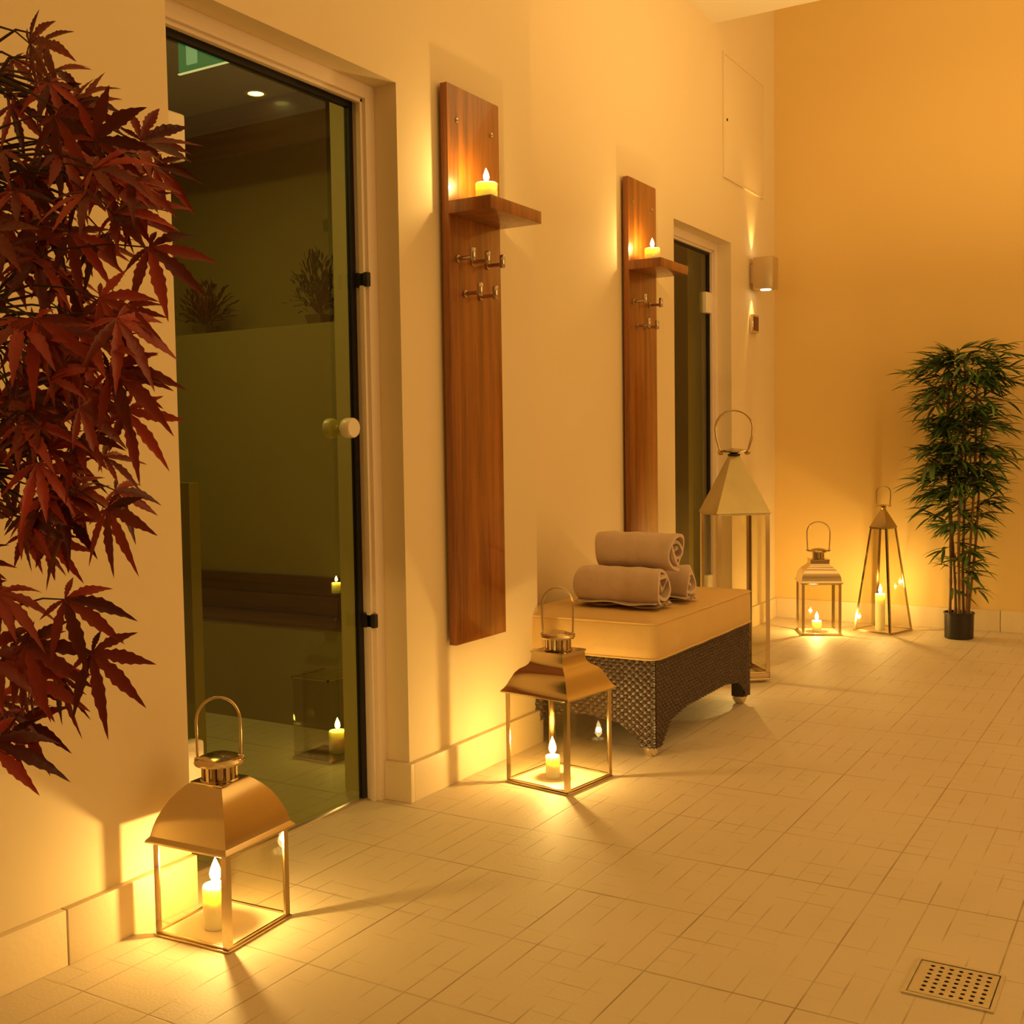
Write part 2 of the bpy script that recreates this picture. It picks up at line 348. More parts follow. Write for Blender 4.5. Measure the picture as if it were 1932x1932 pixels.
# ------------------------------------------------------------------ lanterns
def bail(w, z0, z1, r, round_=1.0, open_=.75, n=30):
    """handle loop, feet at +-w*open_ and widest at +-w"""
    pts = []
    cz = z1 - w*round_; 
    for i in range(n+1):
        a = -PI/2*0 + PI*i/n
        pts.append((-w*math.cos(a), 0, cz + w*round_*math.sin(a)))
    left = [(-w*open_, 0, z0), (-w*(open_+.35*(1-open_)), 0, z0+(cz-z0)*.25), (-w*(open_+.85*(1-open_)), 0, z0+(cz-z0)*.65)]
    return left + pts + [(-x, y, z) for x, y, z in reversed(left)]

def square_lantern(name, label, loc, rz, sb, st, z0, z1, roof, collar, handle, mats='brass', feet=False, group=None, hrot=0, post=.016, roof_mat=None):
    """sb/st: half width at base / under the eaves; roof: [(half, z)]; collar(r, za, zb, cap_r); handle(w, za, zb, r, round, open)"""
    t = thing(name, label, 'lantern', loc, rz, group or ('candle lanterns standing on the floor' if name == 'candle_lantern' else None))
    p = post
    def hw(z): return sb + (st-sb)*(z-z0)/(z1-z0)
    # base tray with rails
    b = MB(); zb = .012 if feet else 0
    MB().square([(sb-.007, zb+.0005), (sb-.007, zb+.008)]).build('base_plate', 'plate', t)
    b.square([(sb-.006, zb+.006), (sb+.004, zb+.006), (sb+.004, zb), (sb-.006, zb), (sb-.006, zb+.006)], cap=False)
    zr = z0
    for k in range(4):
        T = Matrix.Rotation(k*PI/2, 4, 'Z'); b.box((-sb, sb-.006, zb+.006), (sb, sb, zr), T)
    if feet: b.square([(sb*.86, 0), (sb*.86, zb)])
    b.build('base', mats, t, bevel=.0015)
    for k in range(4):      # angle posts
        T = Matrix.Rotation(k*PI/2, 4, 'Z'); m = MB(); ths = .003
        for (a0, a1, b0, b1) in ((-p, 0, -ths, 0), (-ths, 0, -p, -ths)):
            lo, hi = sb, st
            vs = [(lo+a0, lo+b0, z0-.004), (lo+a1, lo+b0, z0-.004), (lo+a1, lo+b1, z0-.004), (lo+a0, lo+b1, z0-.004), (hi+a0, hi+b0, z1), (hi+a1, hi+b0, z1), (hi+a1, hi+b1, z1), (hi+a0, hi+b1, z1)]
            m.add(vs, [(3, 2, 1, 0), (4, 5, 6, 7), (0, 1, 5, 4), (1, 2, 6, 5), (2, 3, 7, 6), (3, 0, 4, 7)], T)
        m.build('corner_post', mats, t)
    for k in range(4):      # top rail under the eaves joined in the roof; panes
        T = Matrix.Rotation(k*PI/2, 4, 'Z'); g = MB(); e = .0055
        lo, hi = sb-e, st-e
        vs = [(-lo+.004, lo-.0025, z0), (lo-.004, lo-.0025, z0), (lo-.004, lo, z0), (-lo+.004, lo, z0), (-hi+.004, hi-.0025, z1-.001), (hi-.004, hi-.0025, z1-.001), (hi-.004, hi, z1-.001), (-hi+.004, hi, z1-.001)]
        g.add(vs, [(3, 2, 1, 0), (4, 5, 6, 7), (0, 1, 5, 4), (1, 2, 6, 5), (2, 3, 7, 6), (3, 0, 4, 7)], T)
        g.build('glass_pane', 'pane', t, smooth=0)
    rf = MB()
    rf.square(roof, cap=False)
    rf.square([(r-.002, z-.0015) for r, z in roof], cap=False)
    # closing lip at the eave and rail below it
    r0, za = roof[0]
    lip = [[(r, -r, z), (r, r, z), (-r, r, z), (-r, -r, z)] for r, z in ((r0, za), (r0, za-.004), (r0-.002, za-.0055), (r0-.002, za-.0015))]
    rf.rings(lip, cap=False)
    for k in range(4):
        T = Matrix.Rotation(k*PI/2, 4, 'Z'); rf.box((-st, st-.005, z1-.014), (st, st-.001, z1), T)
    rf.square([(roof[-1][0]-.001, roof[-1][1]-.002), (roof[-1][0]-.001, roof[-1][1]+.001)])
    rf.build('roof', roof_mat or mats, t, smooth=28)
    if collar:
        cr, ca, cb, cap = collar; c = MB(); n = 16
        c.lathe([(cr*.98, ca), (cr*1.06, ca+.003), (cr*.98, ca+.006), (cr*.70, ca+.007)], n=28, cap=True)
        for j in range(n):
            a = 2*PI*j/n; T = Matrix.Rotation(a, 4, 'Z'); c.box((cr*.86, -cr*.09, ca+.004), (cr*.97, cr*.09, cb), T)
        c.lathe([(cr*.7, ca+.006), (cr*.7, cb)], n=20)
        c.build('vent_collar', mats, t)
        k = MB(); hh = (cb-ca)
        k.lathe([(cr*.9, cb-.002), (cap, cb-.001), (cap*1.03, cb+.004), (cap*.98, cb+.008), (cap*.80, cb+.014), (cap*.45, cb+.021), (.001, cb+.024)], n=32)
        k.build('vent_cap', mats, t, smooth=45)
    w, ha, hb, hr, rd, op = handle
    T = Matrix.Rotation(hrot, 4, 'Z')
    hd = MB().tube(bail(w, ha, hb, hr, rd, op), hr, 10, T=T)
    h = hd.build('handle', mats, t, smooth=60)
    for sx in (-1, 1):
        kn = MB()
        T2 = T @ Matrix.Translation((sx*w*op, 0, ha)) @ Matrix.Rotation(PI/2, 4, 'Y')
        kn.lathe([(.001, -hr*2.6), (hr*1.8, -hr*2), (hr*2.3, 0), (hr*1.8, hr*2), (.001, hr*2.6)], n=14, T=T2)
        kn.build('pivot_knob', mats, h, smooth=50)
    return t

def bulge(r0, r1, z0, z1, pts): return [(r0*a, z0+(z1-z0)*b) for a, b in pts]
R1 = [(.122, .2265), (.119, .230)] + [(.120*a, .230+.122*b) for a, b in ((.945, .05), (.93, .12), (.90, .24), (.85, .38), (.78, .54), (.69, .70), (.57, .85), (.46, .96), (.40, 1.0), (.40, 1.02))]
square_lantern('candle_lantern', 'metal lantern with a smooth domed roof, on the floor before the tall glass door', (-1.935, 1.868, 0), math.radians(3.6), .109, .109, .012, .232, R1, (.043, .352, .394, .057), (.050, .404, .548, .0032, 1.15, .98), hrot=math.radians(41), mats='brass')
candle('short pillar candle burning inside the lantern by the tall glass door', (-1.935, 1.845, .0085), .031, .100, CANDLE_W['big'], fh=.062, fr=.014)

R2 = [(.140, .3105), (.136, .314)] + [(.137*a, .314+.128*b) for a, b in ((.95, .05), (.90, .14), (.85, .26), (.80, .37), (.76, .45), (.68, .54), (.57, .61), (.515, .67), (.48, .76), (.465, .92), (.465, .955), (.49, .957), (.49, 1.0))]
square_lantern('candle_lantern', 'metal lantern with a stepped bell roof, in front of the rattan ottoman', (-1.797, 3.277, 0), math.radians(-8), .127, .127, .014, .314, R2, (.046, .442, .484, .056), (.052, .495, .652, .0034, 1.15, .96), hrot=math.radians(36), mats='brass')
candle('small pillar candle burning inside the stepped-roof lantern by the ottoman', (-1.815, 3.262, .0085), .024, .075, CANDLE_W['mid'], fh=.062, fr=.013)

# tall floor lantern behind the ottoman
s = .128
tl = square_lantern('tall_floor_lantern', 'tallest lantern, with a pointed roof and big ring handle, standing behind the ottoman', (-1.845, 5.13, 0), math.radians(39.5), s, s, .05, .805,
    [(s+.004, .803), (s+.001, .808), (.022, 1.068), (.018, 1.070)], None, (.087, 1.085, 1.285, .0055, 1.0, .72), feet=True, mats='brass', hrot=math.radians(-20), post=.020, roof_mat='shaded_brass')
m = MB(); m.lathe([(.020, 1.066), (.014, 1.075), (.020, 1.082), (.062, 1.088), (.070, 1.093), (.040, 1.101), (.001, 1.106)], n=20)
m.build('finial', 'brass', tl)
m = MB(); m.lathe([(.016, 1.058), (.030, 1.072), (.030, 1.078), (.014, 1.079)], n=16); m.build('roof_boss', 'seal', tl, label='dark cap at the roof tip')
candle('pillar candle burning low inside the tallest lantern', (-1.85, 5.12, .0205), .032, .20, CANDLE_W['low'])
pb = MB()
for i in range(26):
    a, rr, q = random.uniform(0, 2*PI), random.uniform(.045, .09), random.uniform(.006, .011)
    T = Matrix.Translation((rr*math.cos(a), rr*math.sin(a), q*.6)) @ Matrix.Diagonal((q, q*.8, q*.6, 1))
    pb.lathe([(.001, -1), (.7, -.7), (1, 0), (.7, .7), (.001, 1)], n=8, T=T)
pb.build('glass_pebbles', glass('pebble_glass', (.95, .9, .8), 1.5), None, (-1.845, 5.13, .0205), label='clear decorative pebbles on the bottom of the tallest lantern', category='pebbles', kind='stuff')

R3 = [(.122, .309), (.119, .312)] + [(.120*a, .312+.128*b) for a, b in ((.95, .08), (.92, .25), (.85, .42), (.74, .55), (.60, .66), (.50, .74), (.46, .80), (.455, .95), (.47, .96), (.47, 1.0))]
square_lantern('candle_lantern', 'small domed lantern beside the corner, left of the pyramid lantern', (-1.855, 6.60, 0), math.radians(25), .113, .113, .013, .312, R3, (.036, .440, .482, .056), (.066, .492, .660, .0036, .95, .93), hrot=math.radians(-9))
candle('low pillar candle burning inside the small domed lantern', (-1.86, 6.585, .0085), .027, .065, CANDLE_W['back'], fh=.05, fr=.011)

pl = square_lantern('candle_lantern', 'tapering pyramid lantern of glass near the potted bamboo', (-1.535, 6.835, 0), math.radians(-18), .122, .054, .012, .625,
    [(.058, .622), (.055, .628), (.012, .725), (.010, .727)], None, (.040, .748, .862, .0035, .85, .92), hrot=math.radians(31), post=.012)
m = MB(); m.lathe([(.012, .722), (.020, .735), (.012, .742), (.040, .748), (.001, .756)], n=16); m.build('finial', 'brass', pl)
candle('tall pillar candle burning inside the pyramid lantern', (-1.545, 6.81, .0085), .028, .215, CANDLE_W['pyramid'], fh=.055, fr=.011)

# ------------------------------------------------------------------ wall racks with shelf and hooks
def wall_rack(label, x, y0, w, zb, zt, zs, hooks_y):
    t = thing('coat_rack', label, 'coat rack', (x, y0, 0), 0, 'wooden wall racks with candle shelf')
    MB().box((.012, 0, zb), (.040, w, zt)).build('back_board', 'board', t, bevel=.002)
    for bz in (zb+.3, zt-.36): MB().box((.0005, .05, bz), (.012, w-.05, bz+.06)).build('batten', 'dark', t)
    sh = MB().box((.0405, -.005, zs-.042), (.205, w+.002, zs)).build('shelf', 'board', t, bevel=.0025)
    for yy in (.055, w-.05):
        sc = MB()
        T = Matrix.Translation((.040, yy, zt-.11 if yy < w/2 else zt-.11)) @ Matrix.Rotation(PI/2, 4, 'Y')
        sc.lathe([(.0001, 0), (.009, .0003), (.008, .004), (.001, .006)], n=14, T=T)
        sc.build('screw_cap', 'hook', t)
    for hy, hz in hooks_y:
        k = MB(); T = Matrix.Translation((.040, hy, hz)) @ Matrix.Rotation(PI/2, 4, 'Y')
        k.lathe([(.0125, .0005), (.0125, .006), (.0065, .007), (.0065, .062)], n=16, T=T)
        k.lathe([(.0075, -.012), (.0095, -.010), (.0095, .028), (.0075, .031)], c=(.102, hy, hz), n=16)
        k.build('hook', 'hook', t, smooth=50)
    return t
HK = [(.045, 1.745), (.135, 1.745), (.228, 1.745), (.085, 1.635), (.180, 1.635)]
wall_rack('brown varnished wall rack beside the tall glass door, nearest the camera', XW, 3.065, .318, .468, 2.305, 1.925, HK)
wall_rack('brown varnished wall rack behind the stacked towels', XR, 4.815, .318, .52, 2.375, 1.985, [(a, b+.055) for a, b in HK if a != .135])
candle('squat pillar candle burning on the shelf of the nearer wall rack', (XW+.132, 3.150, 1.9255), .036, .060, CANDLE_W['shelf'], fh=.045, fr=.010)
candle('squat pillar candle burning on the shelf of the farther wall rack', (XR+.120, 4.905, 1.9855), .036, .060, CANDLE_W['shelf'], fh=.045, fr=.010)

# ------------------------------------------------------------------ ottoman
OX0, OX1, OY0, OY1 = -2.185, -1.610, 3.655, 4.665
ot = thing('ottoman', 'dark rattan ottoman with a golden seat cushion, against the wall under the towels', 'ottoman', ((OX0+OX1)/2, (OY0+OY1)/2, 0))
HX, HY = (OX1-OX0)/2, (OY1-OY0)/2
def low_edge(d):           # height of the lower edge at distance d from a corner
    if d < .062: return .036
    if d < .15:
        t = (d-.062)/.088; return .036+.079*(t**.6)
    return .115+.02*min(1, (d-.15)/.15)
def weave_face(L, inset, T, zt=.352):
    mb = MB(); cu = .0150; nu = int(L/(cu/5)); cv = .0130; nv = 110; vs = []; fs = []
    for i in range(nu+1):
        u = L*i/nu; zl = low_edge(min(u, L-u))
        for j in range(nv+1):
            z = zl+(zt-zl)*j/nv
            a, b = u/cu, z/cv; ia, ib = math.floor(a), math.floor(b)
            fu, fv = a-ia, b-ib
            if (ia+ib) % 2 == 0: h = .0052*math.sin(PI*fu)**.7*(max(0, math.sin(PI*fv)))**.5
            else: h = .0012*math.sin(PI*fv)**.5-.002
            corner = min(u, L-u)
            if corner < .012: h = .0030*math.sin(PI*(z/.010 % 1))
            vs.append((u-L/2, -h, z))
    for i in range(nu):
        for j in range(nv):
            k = i*(nv+1)+j; fs.append((k, k+nv+1, k+nv+2, k+1))
    mb.add(vs, fs, T); return mb
w = MB()
for k, (L, off) in enumerate(((2*HX, HY), (2*HY, HX), (2*HX, HY), (2*HY, HX))):
    T = Matrix.Rotation(k*PI/2, 4, 'Z') @ Matrix.Translation((0, -off, 0)); f = weave_face(L, 0, T); w.add(f.v, f.f)
wb = w.build('woven_body', 'wicker', ot, smooth=60)
lg = MB()
for sx in (-1, 1):
    for sy in (-1, 1):
        m = MB(); cx, cy = sx*(HX-.034), sy*(HY-.034)
        m.box((cx-.028, cy-.028, .034), (cx+.028, cy+.028, .34)).build('leg', 'dark', ot, bevel=.004)
        q = MB(); q.lathe([(.012, 0), (.020, .004), (.030, .020), (.030, .034)], c=(cx, cy, 0), n=20); q.build('metal_foot', 'chrome', ot, smooth=50, label='polished metal foot')
MB().box((-HX+.005, -HY+.005, .150), (HX-.005, HY-.005, .352)).build('inner_frame', 'dark', ot)
# cushion
def cushion():
    mb = MB(); rings = []; nx, ny = 14, 24
    cx, cy = HX+.012, HY+.014; rad = .045
    def ringpts(ins, z, puff):
        pts = []
        for (sx, sy, a0) in ((1, -1, -90), (1, 1, 0), (-1, 1, 90), (-1, -1, 180)):
            for q in range(7):
                a = math.radians(a0+90*q/6); pts.append((sx*(cx-rad)+(rad-ins)*math.cos(a), sy*(cy-rad)+(rad-ins)*math.sin(a), z))
        # extra points along the sides
        out = []
        for i, p in enumerate(pts):
            out.append(p); n = pts[(i+1) % len(pts)]
            d = math.dist(p, n)
            if d > .1:
                m = 10
                for q in range(1, m):
                    t = q/m; b = math.sin(PI*t)*puff; x, y = p[0]+(n[0]-p[0])*t, p[1]+(n[1]-p[1])*t
                    nn = Vector((n[1]-p[1], -(n[0]-p[0]))).normalized()
                    wv = .0022*math.sin(q*2.4+z*30) if puff else 0
                    out.append((x+nn.x*(b+wv), y+nn.y*(b+wv), z))
        return out
    for ins, z, puff in ((.03, .3535, 0), (.012, .354, 0), (.004, .358, .002), (0, .366, .004), (0, .40, .007), (0, .44, .007), (0, .478, .004), (.002, .486, .002), (.010, .492, 0), (.03, .497, 0)):
        rings.append(ringpts(ins, z, puff))
    last = rings[-1]; n = len(last)
    for f, z in ((.85, .502), (.65, .506), (.4, .508), (.15, .509)):
        rings.append([(x*f, y*f, z) for x, y, _ in last])
    mb.rings(rings); return mb, ringpts
cm, rp = cushion()
cu = cm.build('seat_cushion', 'cushion', ot, smooth=60)
for z in (.4885, .3595):
    pts = rp(.002, z, .003); pts.append(pts[0]); MB().tube(pts, .0046, 8, cap=False).build('piping', 'cushion', cu, smooth=60)

# ------------------------------------------------------------------ rolled towels
def towel(label, loc, rz, L=.33, R=.066, turns=3.3, seed=0, flap=.0, squash=1.0):
    rnd = random.Random(seed); t = thing('rolled_towel', label, 'towel', loc, rz, 'rolled towels on the ottoman')
    n = 110; ph = [rnd.uniform(0, 6.28) for _ in range(6)]; th = .0125
    a0 = -PI/2; cl = []
    for i in range(n+1):
        q = i/n; a = a0 - 2*PI*turns*(1-q); r = .012+(R-th/2-.012)*q
        r *= 1+.10*(1-q*.85)*math.sin(3*a+ph[0]+q*7)+.05*(1-q)*math.sin(5*a+ph[1])
        cl.append((r*math.cos(a), r*math.sin(a)*squash))
    z_end = cl[-1][1]
    if flap:
        for i in range(1, 12):
            cl.append((cl[n][0]-flap*i/11 if False else cl[n][0]+flap*i/11, z_end+.0025*math.sin(i*1.2+ph[2])+.001))
    N = len(cl); sect = []
    for i in range(N):
        p = Vector(cl[i]); d = (Vector(cl[min(i+1, N-1)])-Vector(cl[max(i-1, 0)])).normalized(); nn = Vector((-d.y, d.x))
        sect.append((p+nn*th/2, p-nn*th/2))
    prof = [a for a, b in sect]+[b for a, b in reversed(sect)]; P = len(prof)
    mb = MB(); vs = []; fs = []; K = 26
    for k in range(K+1):
        x = -L/2+L*k/K; e = min(k, K-k)/K
        sc = 1-.05*math.exp(-e*28)+.012*math.sin(k*.55+ph[3])
        for j, p in enumerate(prof):
            jj = (j if j < N else 2*N-1-j); q = min(1, jj/n)
            dx = (1 if k > K/2 else -1)*math.exp(-e*30)*(.010*math.sin(jj*.23+ph[4])-.012*(1-q)) if e < .2 else 0
            wob = .0022*math.sin(jj*.35+k*.5+ph[5])*(1-.6*q)
            vs.append((x+dx, p.x*sc+wob, p.y*sc+.0014*math.sin(k*.9+jj*.11)))
    for k in range(K):
        for j in range(P):
            a = k*P+j; b = k*P+(j+1) % P; fs.append((a, b, b+P, a+P))
    for k in (0, K):
        for i in range(N-1):
            a, b, c, d = k*P+i, k*P+i+1, k*P+(2*N-2-i), k*P+(2*N-1-i)
            fs.append((a, b, c, d))
    mb.add(vs, fs); mb.build('towel_cloth', 'towel', t, (0, 0, R*squash), smooth=70)
    # soft layers of the loose end tucked under the roll
    if flap:
        fl = MB()
        for l in range(2):
            g = []; nx, ny = 22, 8; y0 = -R*.95-.012*l
            for side in (1, -1):
                gg = []
                for i in range(nx+1):
                    row = []
                    for j in range(ny+1):
                        u, v = i/nx, j/ny; x = -L*.5+L*u; y = y0+(R*1.75)*v
                        z = .006+.0085*l+.004*math.sin(u*11+l*2+ph[0])*(1-v)+side*.0038*(math.sin(PI*min(1, max(.02, v*6)) if v < .17 else PI/2))
                        row.append((x+.006*math.sin(v*9+l), y+.006*math.sin(u*14+l), max(.001, z)))
                    gg.append(row)
                g.append(gg)
            for side in (0, 1):
                vs = [p for row in g[side] for p in row]; fs = [(i*(ny+1)+j, (i+1)*(ny+1)+j, (i+1)*(ny+1)+j+1, i*(ny+1)+j+1) for i in range(nx) for j in range(ny)]
                fl.add(vs, fs)
        fl.build('loose_hem', 'towel', t, smooth=70)
    return t
TZ = .5135
towel('lower rolled tan towel, the one nearer the stepped-roof lantern', (-1.850, 3.900, TZ), math.radians(-3), L=.35, R=.080, seed=3, flap=.05, turns=2.6)
towel('lower rolled tan towel, the one nearer the tallest lantern', (-1.825, 4.120, TZ), math.radians(3), L=.33, R=.074, seed=5, flap=.04, turns=2.4)
towel('rolled tan towel resting on top of the two others', (-1.825, 4.000, TZ+.124), math.radians(-4), L=.34, R=.080, seed=9, turns=2.6)

# ------------------------------------------------------------------ wall fittings
wl = thing('wall_light', 'satin up-and-down wall light high on the wall beside the corner', 'wall lamp', (XR, 6.655, 2.15))
MB().box((.001, -.03, -.055), (.030, .03, .055)).build('mounting_plate', 'alu', wl, bevel=.002)
hs = MB().box((.028, -.055, -.095), (.150, .055, .095)).build('housing', 'alu', wl, bevel=.004)
for sz in (1, -1):
    MB().lathe([(.030, .0), (.032, .001*sz), (.030, .004*sz if sz < 0 else .002), (.012, .005*sz if sz < 0 else .0025)], c=(.090, 0, .0952*sz), n=24).build('lens', 'lamp', wl, smooth=50)
    d = bpy.data.lights.new('beam', 'SPOT'); d.energy = 9; d.color = (1, .60, .15); d.spot_size = math.radians(52); d.spot_blend = .9; d.shadow_soft_size = .008
    o = bpy.data.objects.new('beam', d); COL.objects.link(o); o.parent = wl; o.location = (.028, 0, .100*sz)
    o.rotation_euler = (PI if sz > 0 else 0, 0, 0)
th = thing('thermostat', 'small chrome-edged control panel with dark screen below the wall light', 'thermostat', (XR, 6.675, 1.855))
MB().box((.001, -.055, -.055), (.022, .055, .055)).build('housing', 'chrome', th, bevel=.004)
MB().box((.0225, -.040, -.042), (.025, .040, .042)).build('screen', 'display', th, label='dark red screen')
ah = thing('access_panel', 'flat painted access panel high on the wall above the far door', 'access panel', (XR, 6.52, 2.99))
MB().box((.001, -.335, -.335), (.008, .335, .335)).build('panel', 'wall', ah, bevel=.001)
fr = MB()
for a, b in (((.001, -.35, -.35), (.011, -.337, .35)), ((.001, .337, -.35), (.011, .35, .35)), ((.001, -.337, .337), (.011, .337, .35)), ((.001, -.337, -.35), (.011, .337, -.337))): fr.box(a, b)
fr.build('panel_frame', 'wall', ah)
MB().lathe([(.008, .0), (.008, .004), (.001, .005)], n=12, T=Matrix.Translation((.008, -.30, -.02)) @ Matrix.Rotation(PI/2, 4, 'Y')).build('lock', 'dark', ah)

# floor drain
dr = thing('floor_drain', 'square steel floor drain set into the tiles at lower right', 'drain', (-.392, 2.397, 0))
q = MB()
for a, b in (((-.088, -.088, .0005), (.088, -.080, .004)), ((-.088, .080, .0005), (.088, .088, .004)), ((-.088, -.080, .0005), (-.080, .080, .004)), ((.080, -.080, .0005), (.088, .080, .004))): q.box(a, b)
q.build('drain_frame', 'drain', dr)
MB().box((-.078, -.078, .0004), (.078, .078, .0012)).build('drain_well', 'hole', dr)
def grate():
    mb = MB(); S, n = .077, 7; r = .0048; ox, sx_, sy_ = .004, .0188, .0200; seg = 12; fs = []; vs = []
    cells = []
    x0 = -3.5*sx_+ox; y0 = -3.5*sy_
    for z, flip in ((.0034, 0), (.0016, 1)):
        for i in range(n):
            for j in range(n):
                cx, cy = x0+(i+.5)*sx_, y0+(j+.5)*sy_; k = len(vs)
                for q in range(seg):
                    a = 2*PI*(q+.5)/seg; vs.append((cx+r*math.cos(a), cy+r*math.sin(a), z))
                for q in range(seg):
                    a = 2*PI*(q+.5)/seg; c, s_ = math.cos(a), math.sin(a); m = max(abs(c), abs(s_)); vs.append((cx+sx_/2*c/m, cy+sy_/2*s_/m, z))
                for q in range(seg):
                    b = (q+1) % seg; fs.append((k+q, k+b, k+seg+b, k+seg+q))
        k = len(vs); X0, X1, Y0, Y1 = x0, x0+n*sx_, y0, y0+n*sy_
        vs += [(-S, -S, z), (S, -S, z), (S, S, z), (-S, S, z), (X0, Y0, z), (X1, Y0, z), (X1, Y1, z), (X0, Y1, z)]
        fs += [(k, k+1, k+5, k+4), (k+1, k+2, k+6, k+5), (k+2, k+3, k+7, k+6), (k+3, k, k+4, k+7)]
    mb.add(vs, fs); return mb
grate().build('perforated_grate', 'drain', dr, smooth=0)

# ------------------------------------------------------------------ potted bamboo
bb = thing('potted_bamboo', 'artificial bamboo plant with green leaves in a black pot, against the back wall', 'potted plant', (-1.095, 6.76, 0))
MB().lathe([(.072, 0), (.078, .004), (.080, .14), (.084, .142), (.084, .150), (.078, .150), (.076, .135), (.001, .133)], n=36).build('pot', 'pot', bb, smooth=45)
MB().lathe([(.074, .1335), (.05, .142), (.001, .144)], n=20).build('soil', 'soil', bb)
rnd = random.Random(21); canes = []
for i, (x, y, h, lx) in enumerate(((-.050, .0, 1.55, -.02), (-.030, .03, 1.60, -.05), (.0, -.03, 1.62, .02), (.018, .03, 1.40, .0), (.045, -.005, 1.52, .05), (.052, .028, 1.30, .07))):
    pts = []; rr = []
    for k in range(40):
        t = k/39; pts.append((x+lx*t+.006*math.sin(t*7+i), y+.01*math.sin(t*5+i*2), .138+(h-.138)*t)); rr.append((.0085-.004*t)*(1.25 if k % 5 == 0 else 1))
    canes.append(pts); MB().tube(pts, rr, 8).build('cane', 'cane', bb, smooth=60)
def blade(mb, p, d, up, L, w, droop, fold=.25):
    d = d.normalized(); s = d.cross(up)
    if s.length < 1e-3: s = d.orthogonal()
    s.normalize(); nrm = s.cross(d); vs = []; n = 6
    prof = (.10, .75, 1.0, .85, .55, .0)
    for i in range(n):
        t = i/(n-1); c = p+d*(L*t)+Vector((0, 0, -1))*(droop*L*t*t); hw = w*prof[i]*.5
        vs += [tuple(c+s*hw+nrm*fold*hw), tuple(c), tuple(c-s*hw+nrm*fold*hw)]
    fs = []
    for i in range(n-1):
        a = 3*i; fs += [(a, a+1, a+4, a+3), (a+1, a+2, a+5, a+4)]
    mb.add(vs, fs)
tw = MB(); lv = MB()
def spray(p0, dr, L, n, size):
    p0 = Vector(p0); pts = [p0+dr*(L*t)+Vector((0, 0, .10*L*math.sin(PI*t)-.10*L*t*t)) for t in (0, .25, .5, .75, 1)]
    tw.tube(pts, [.0022, .0019, .0016, .0013, .001], 5)
    for k in range(n):
        t = .35+.65*k/(n-1); q = p0+dr*(L*t)+Vector((0, 0, .10*L*math.sin(PI*t)-.10*L*t*t))
        side = 1 if k % 2 else -1; a = side*rnd.uniform(.25, 1.15)*(1.25-t*.5)
        dd = Matrix.Rotation(a, 3, 'Z') @ dr; dd = (dd+Vector((0, 0, rnd.uniform(-.55, .25)))).normalized()
        blade(lv, q, dd, Vector((rnd.uniform(-.4, .4), rnd.uniform(-.4, .4), 1)), size*rnd.uniform(.75, 1.15), size*.150, rnd.uniform(.05, .4))
def half_width(z, side):
    pts = ([(.25, .20), (.45, .24), (.60, .16), (.80, .30), (.95, .26), (1.05, .36), (1.18, .24), (1.35, .40), (1.5, .42), (1.62, .33), (1.72, .22)] if side < 0 else
           [(.25, .16), (.38, .22), (.50, .28), (.62, .12), (.75, .30), (.95, .36), (1.1, .30), (1.2, .42), (1.35, .40), (1.5, .38), (1.62, .36), (1.72, .30)])
    for (a, b), (c, d) in zip(pts[:-1], pts[1:]):
        if a <= z <= c: return b+(d-b)*(z-a)/(c-a)
    return .15
zs = [rnd.uniform(.85, 1.60) for _ in range(170)]+[rnd.uniform(.60, .90) for _ in range(34)]+[rnd.uniform(.27, .60) for _ in range(17)]
for z in zs:
    c = rnd.choice(canes); k = min(range(40), key=lambda i: abs(c[i][2]-z))
    if c[-1][2] < z: c = canes[2]; k = min(range(40), key=lambda i: abs(c[i][2]-z))
    a = rnd.uniform(0, 2*PI); dr = Vector((math.cos(a), math.sin(a)*.75, rnd.uniform(-.1, .45)))
    if dr.y > .35: dr.y *= .5
    dr.normalize()
    hw = half_width(z, dr.x); L = max(.05, hw-.10)*rnd.uniform(.45, 1.0)*(.55+.45*abs(dr.x))
    spray(c[k], dr, L, rnd.randint(8, 12) if z > .6 else rnd.randint(5, 7), .138)
tw.build('twigs', 'cane', bb, kind='stuff'); lo = lv.build('foliage', 'bamboo', bb, smooth=60)
for v in lo.data.vertices:          # leaves bend away before they reach the wall
    if v.co.y > .315: v.co.y = .315-(v.co.y-.315)*.15

# ------------------------------------------------------------------ red maple at the left edge
def ray_pt(px, py, depth):
    return Vector((0, 0, 1.12)) + (R_*((px-966)/2115.49) - U_*((py-966)/2115.49) + F_)*depth
mp_base = Vector((-1.60, .62, 0))
mt = thing('red_maple', 'red-leaved maple tree with drooping palmate leaves at the left edge, before the wall', 'potted plant', mp_base)
MB().lathe([(.12, 0), (.13, .005), (.16, .28), (.165, .285), (.165, .30), (.15, .30), (.145, .27), (.001, .265)], n=36).build('pot', 'pot', mt, smooth=45)
MB().lathe([(.145, .266), (.1, .275), (.001, .278)], n=20).build('soil', 'soil', mt)
trunk = [Vector((0, 0, .27)), Vector((.02, .02, .5)), Vector((-.01, .05, .8)), Vector((.02, .07, 1.1)), Vector((.0, .10, 1.4)), Vector((.03, .14, 1.7)), Vector((.05, .2, 1.85))]
MB().tube(trunk, [.020, .018, .016, .014, .011, .008, .004], 10).build('trunk', 'bark', mt, smooth=60)
lobes = [(0, 1.0), (34, .93), (-34, .93), (70, .72), (-70, .72), (112, .42), (-112, .42)]
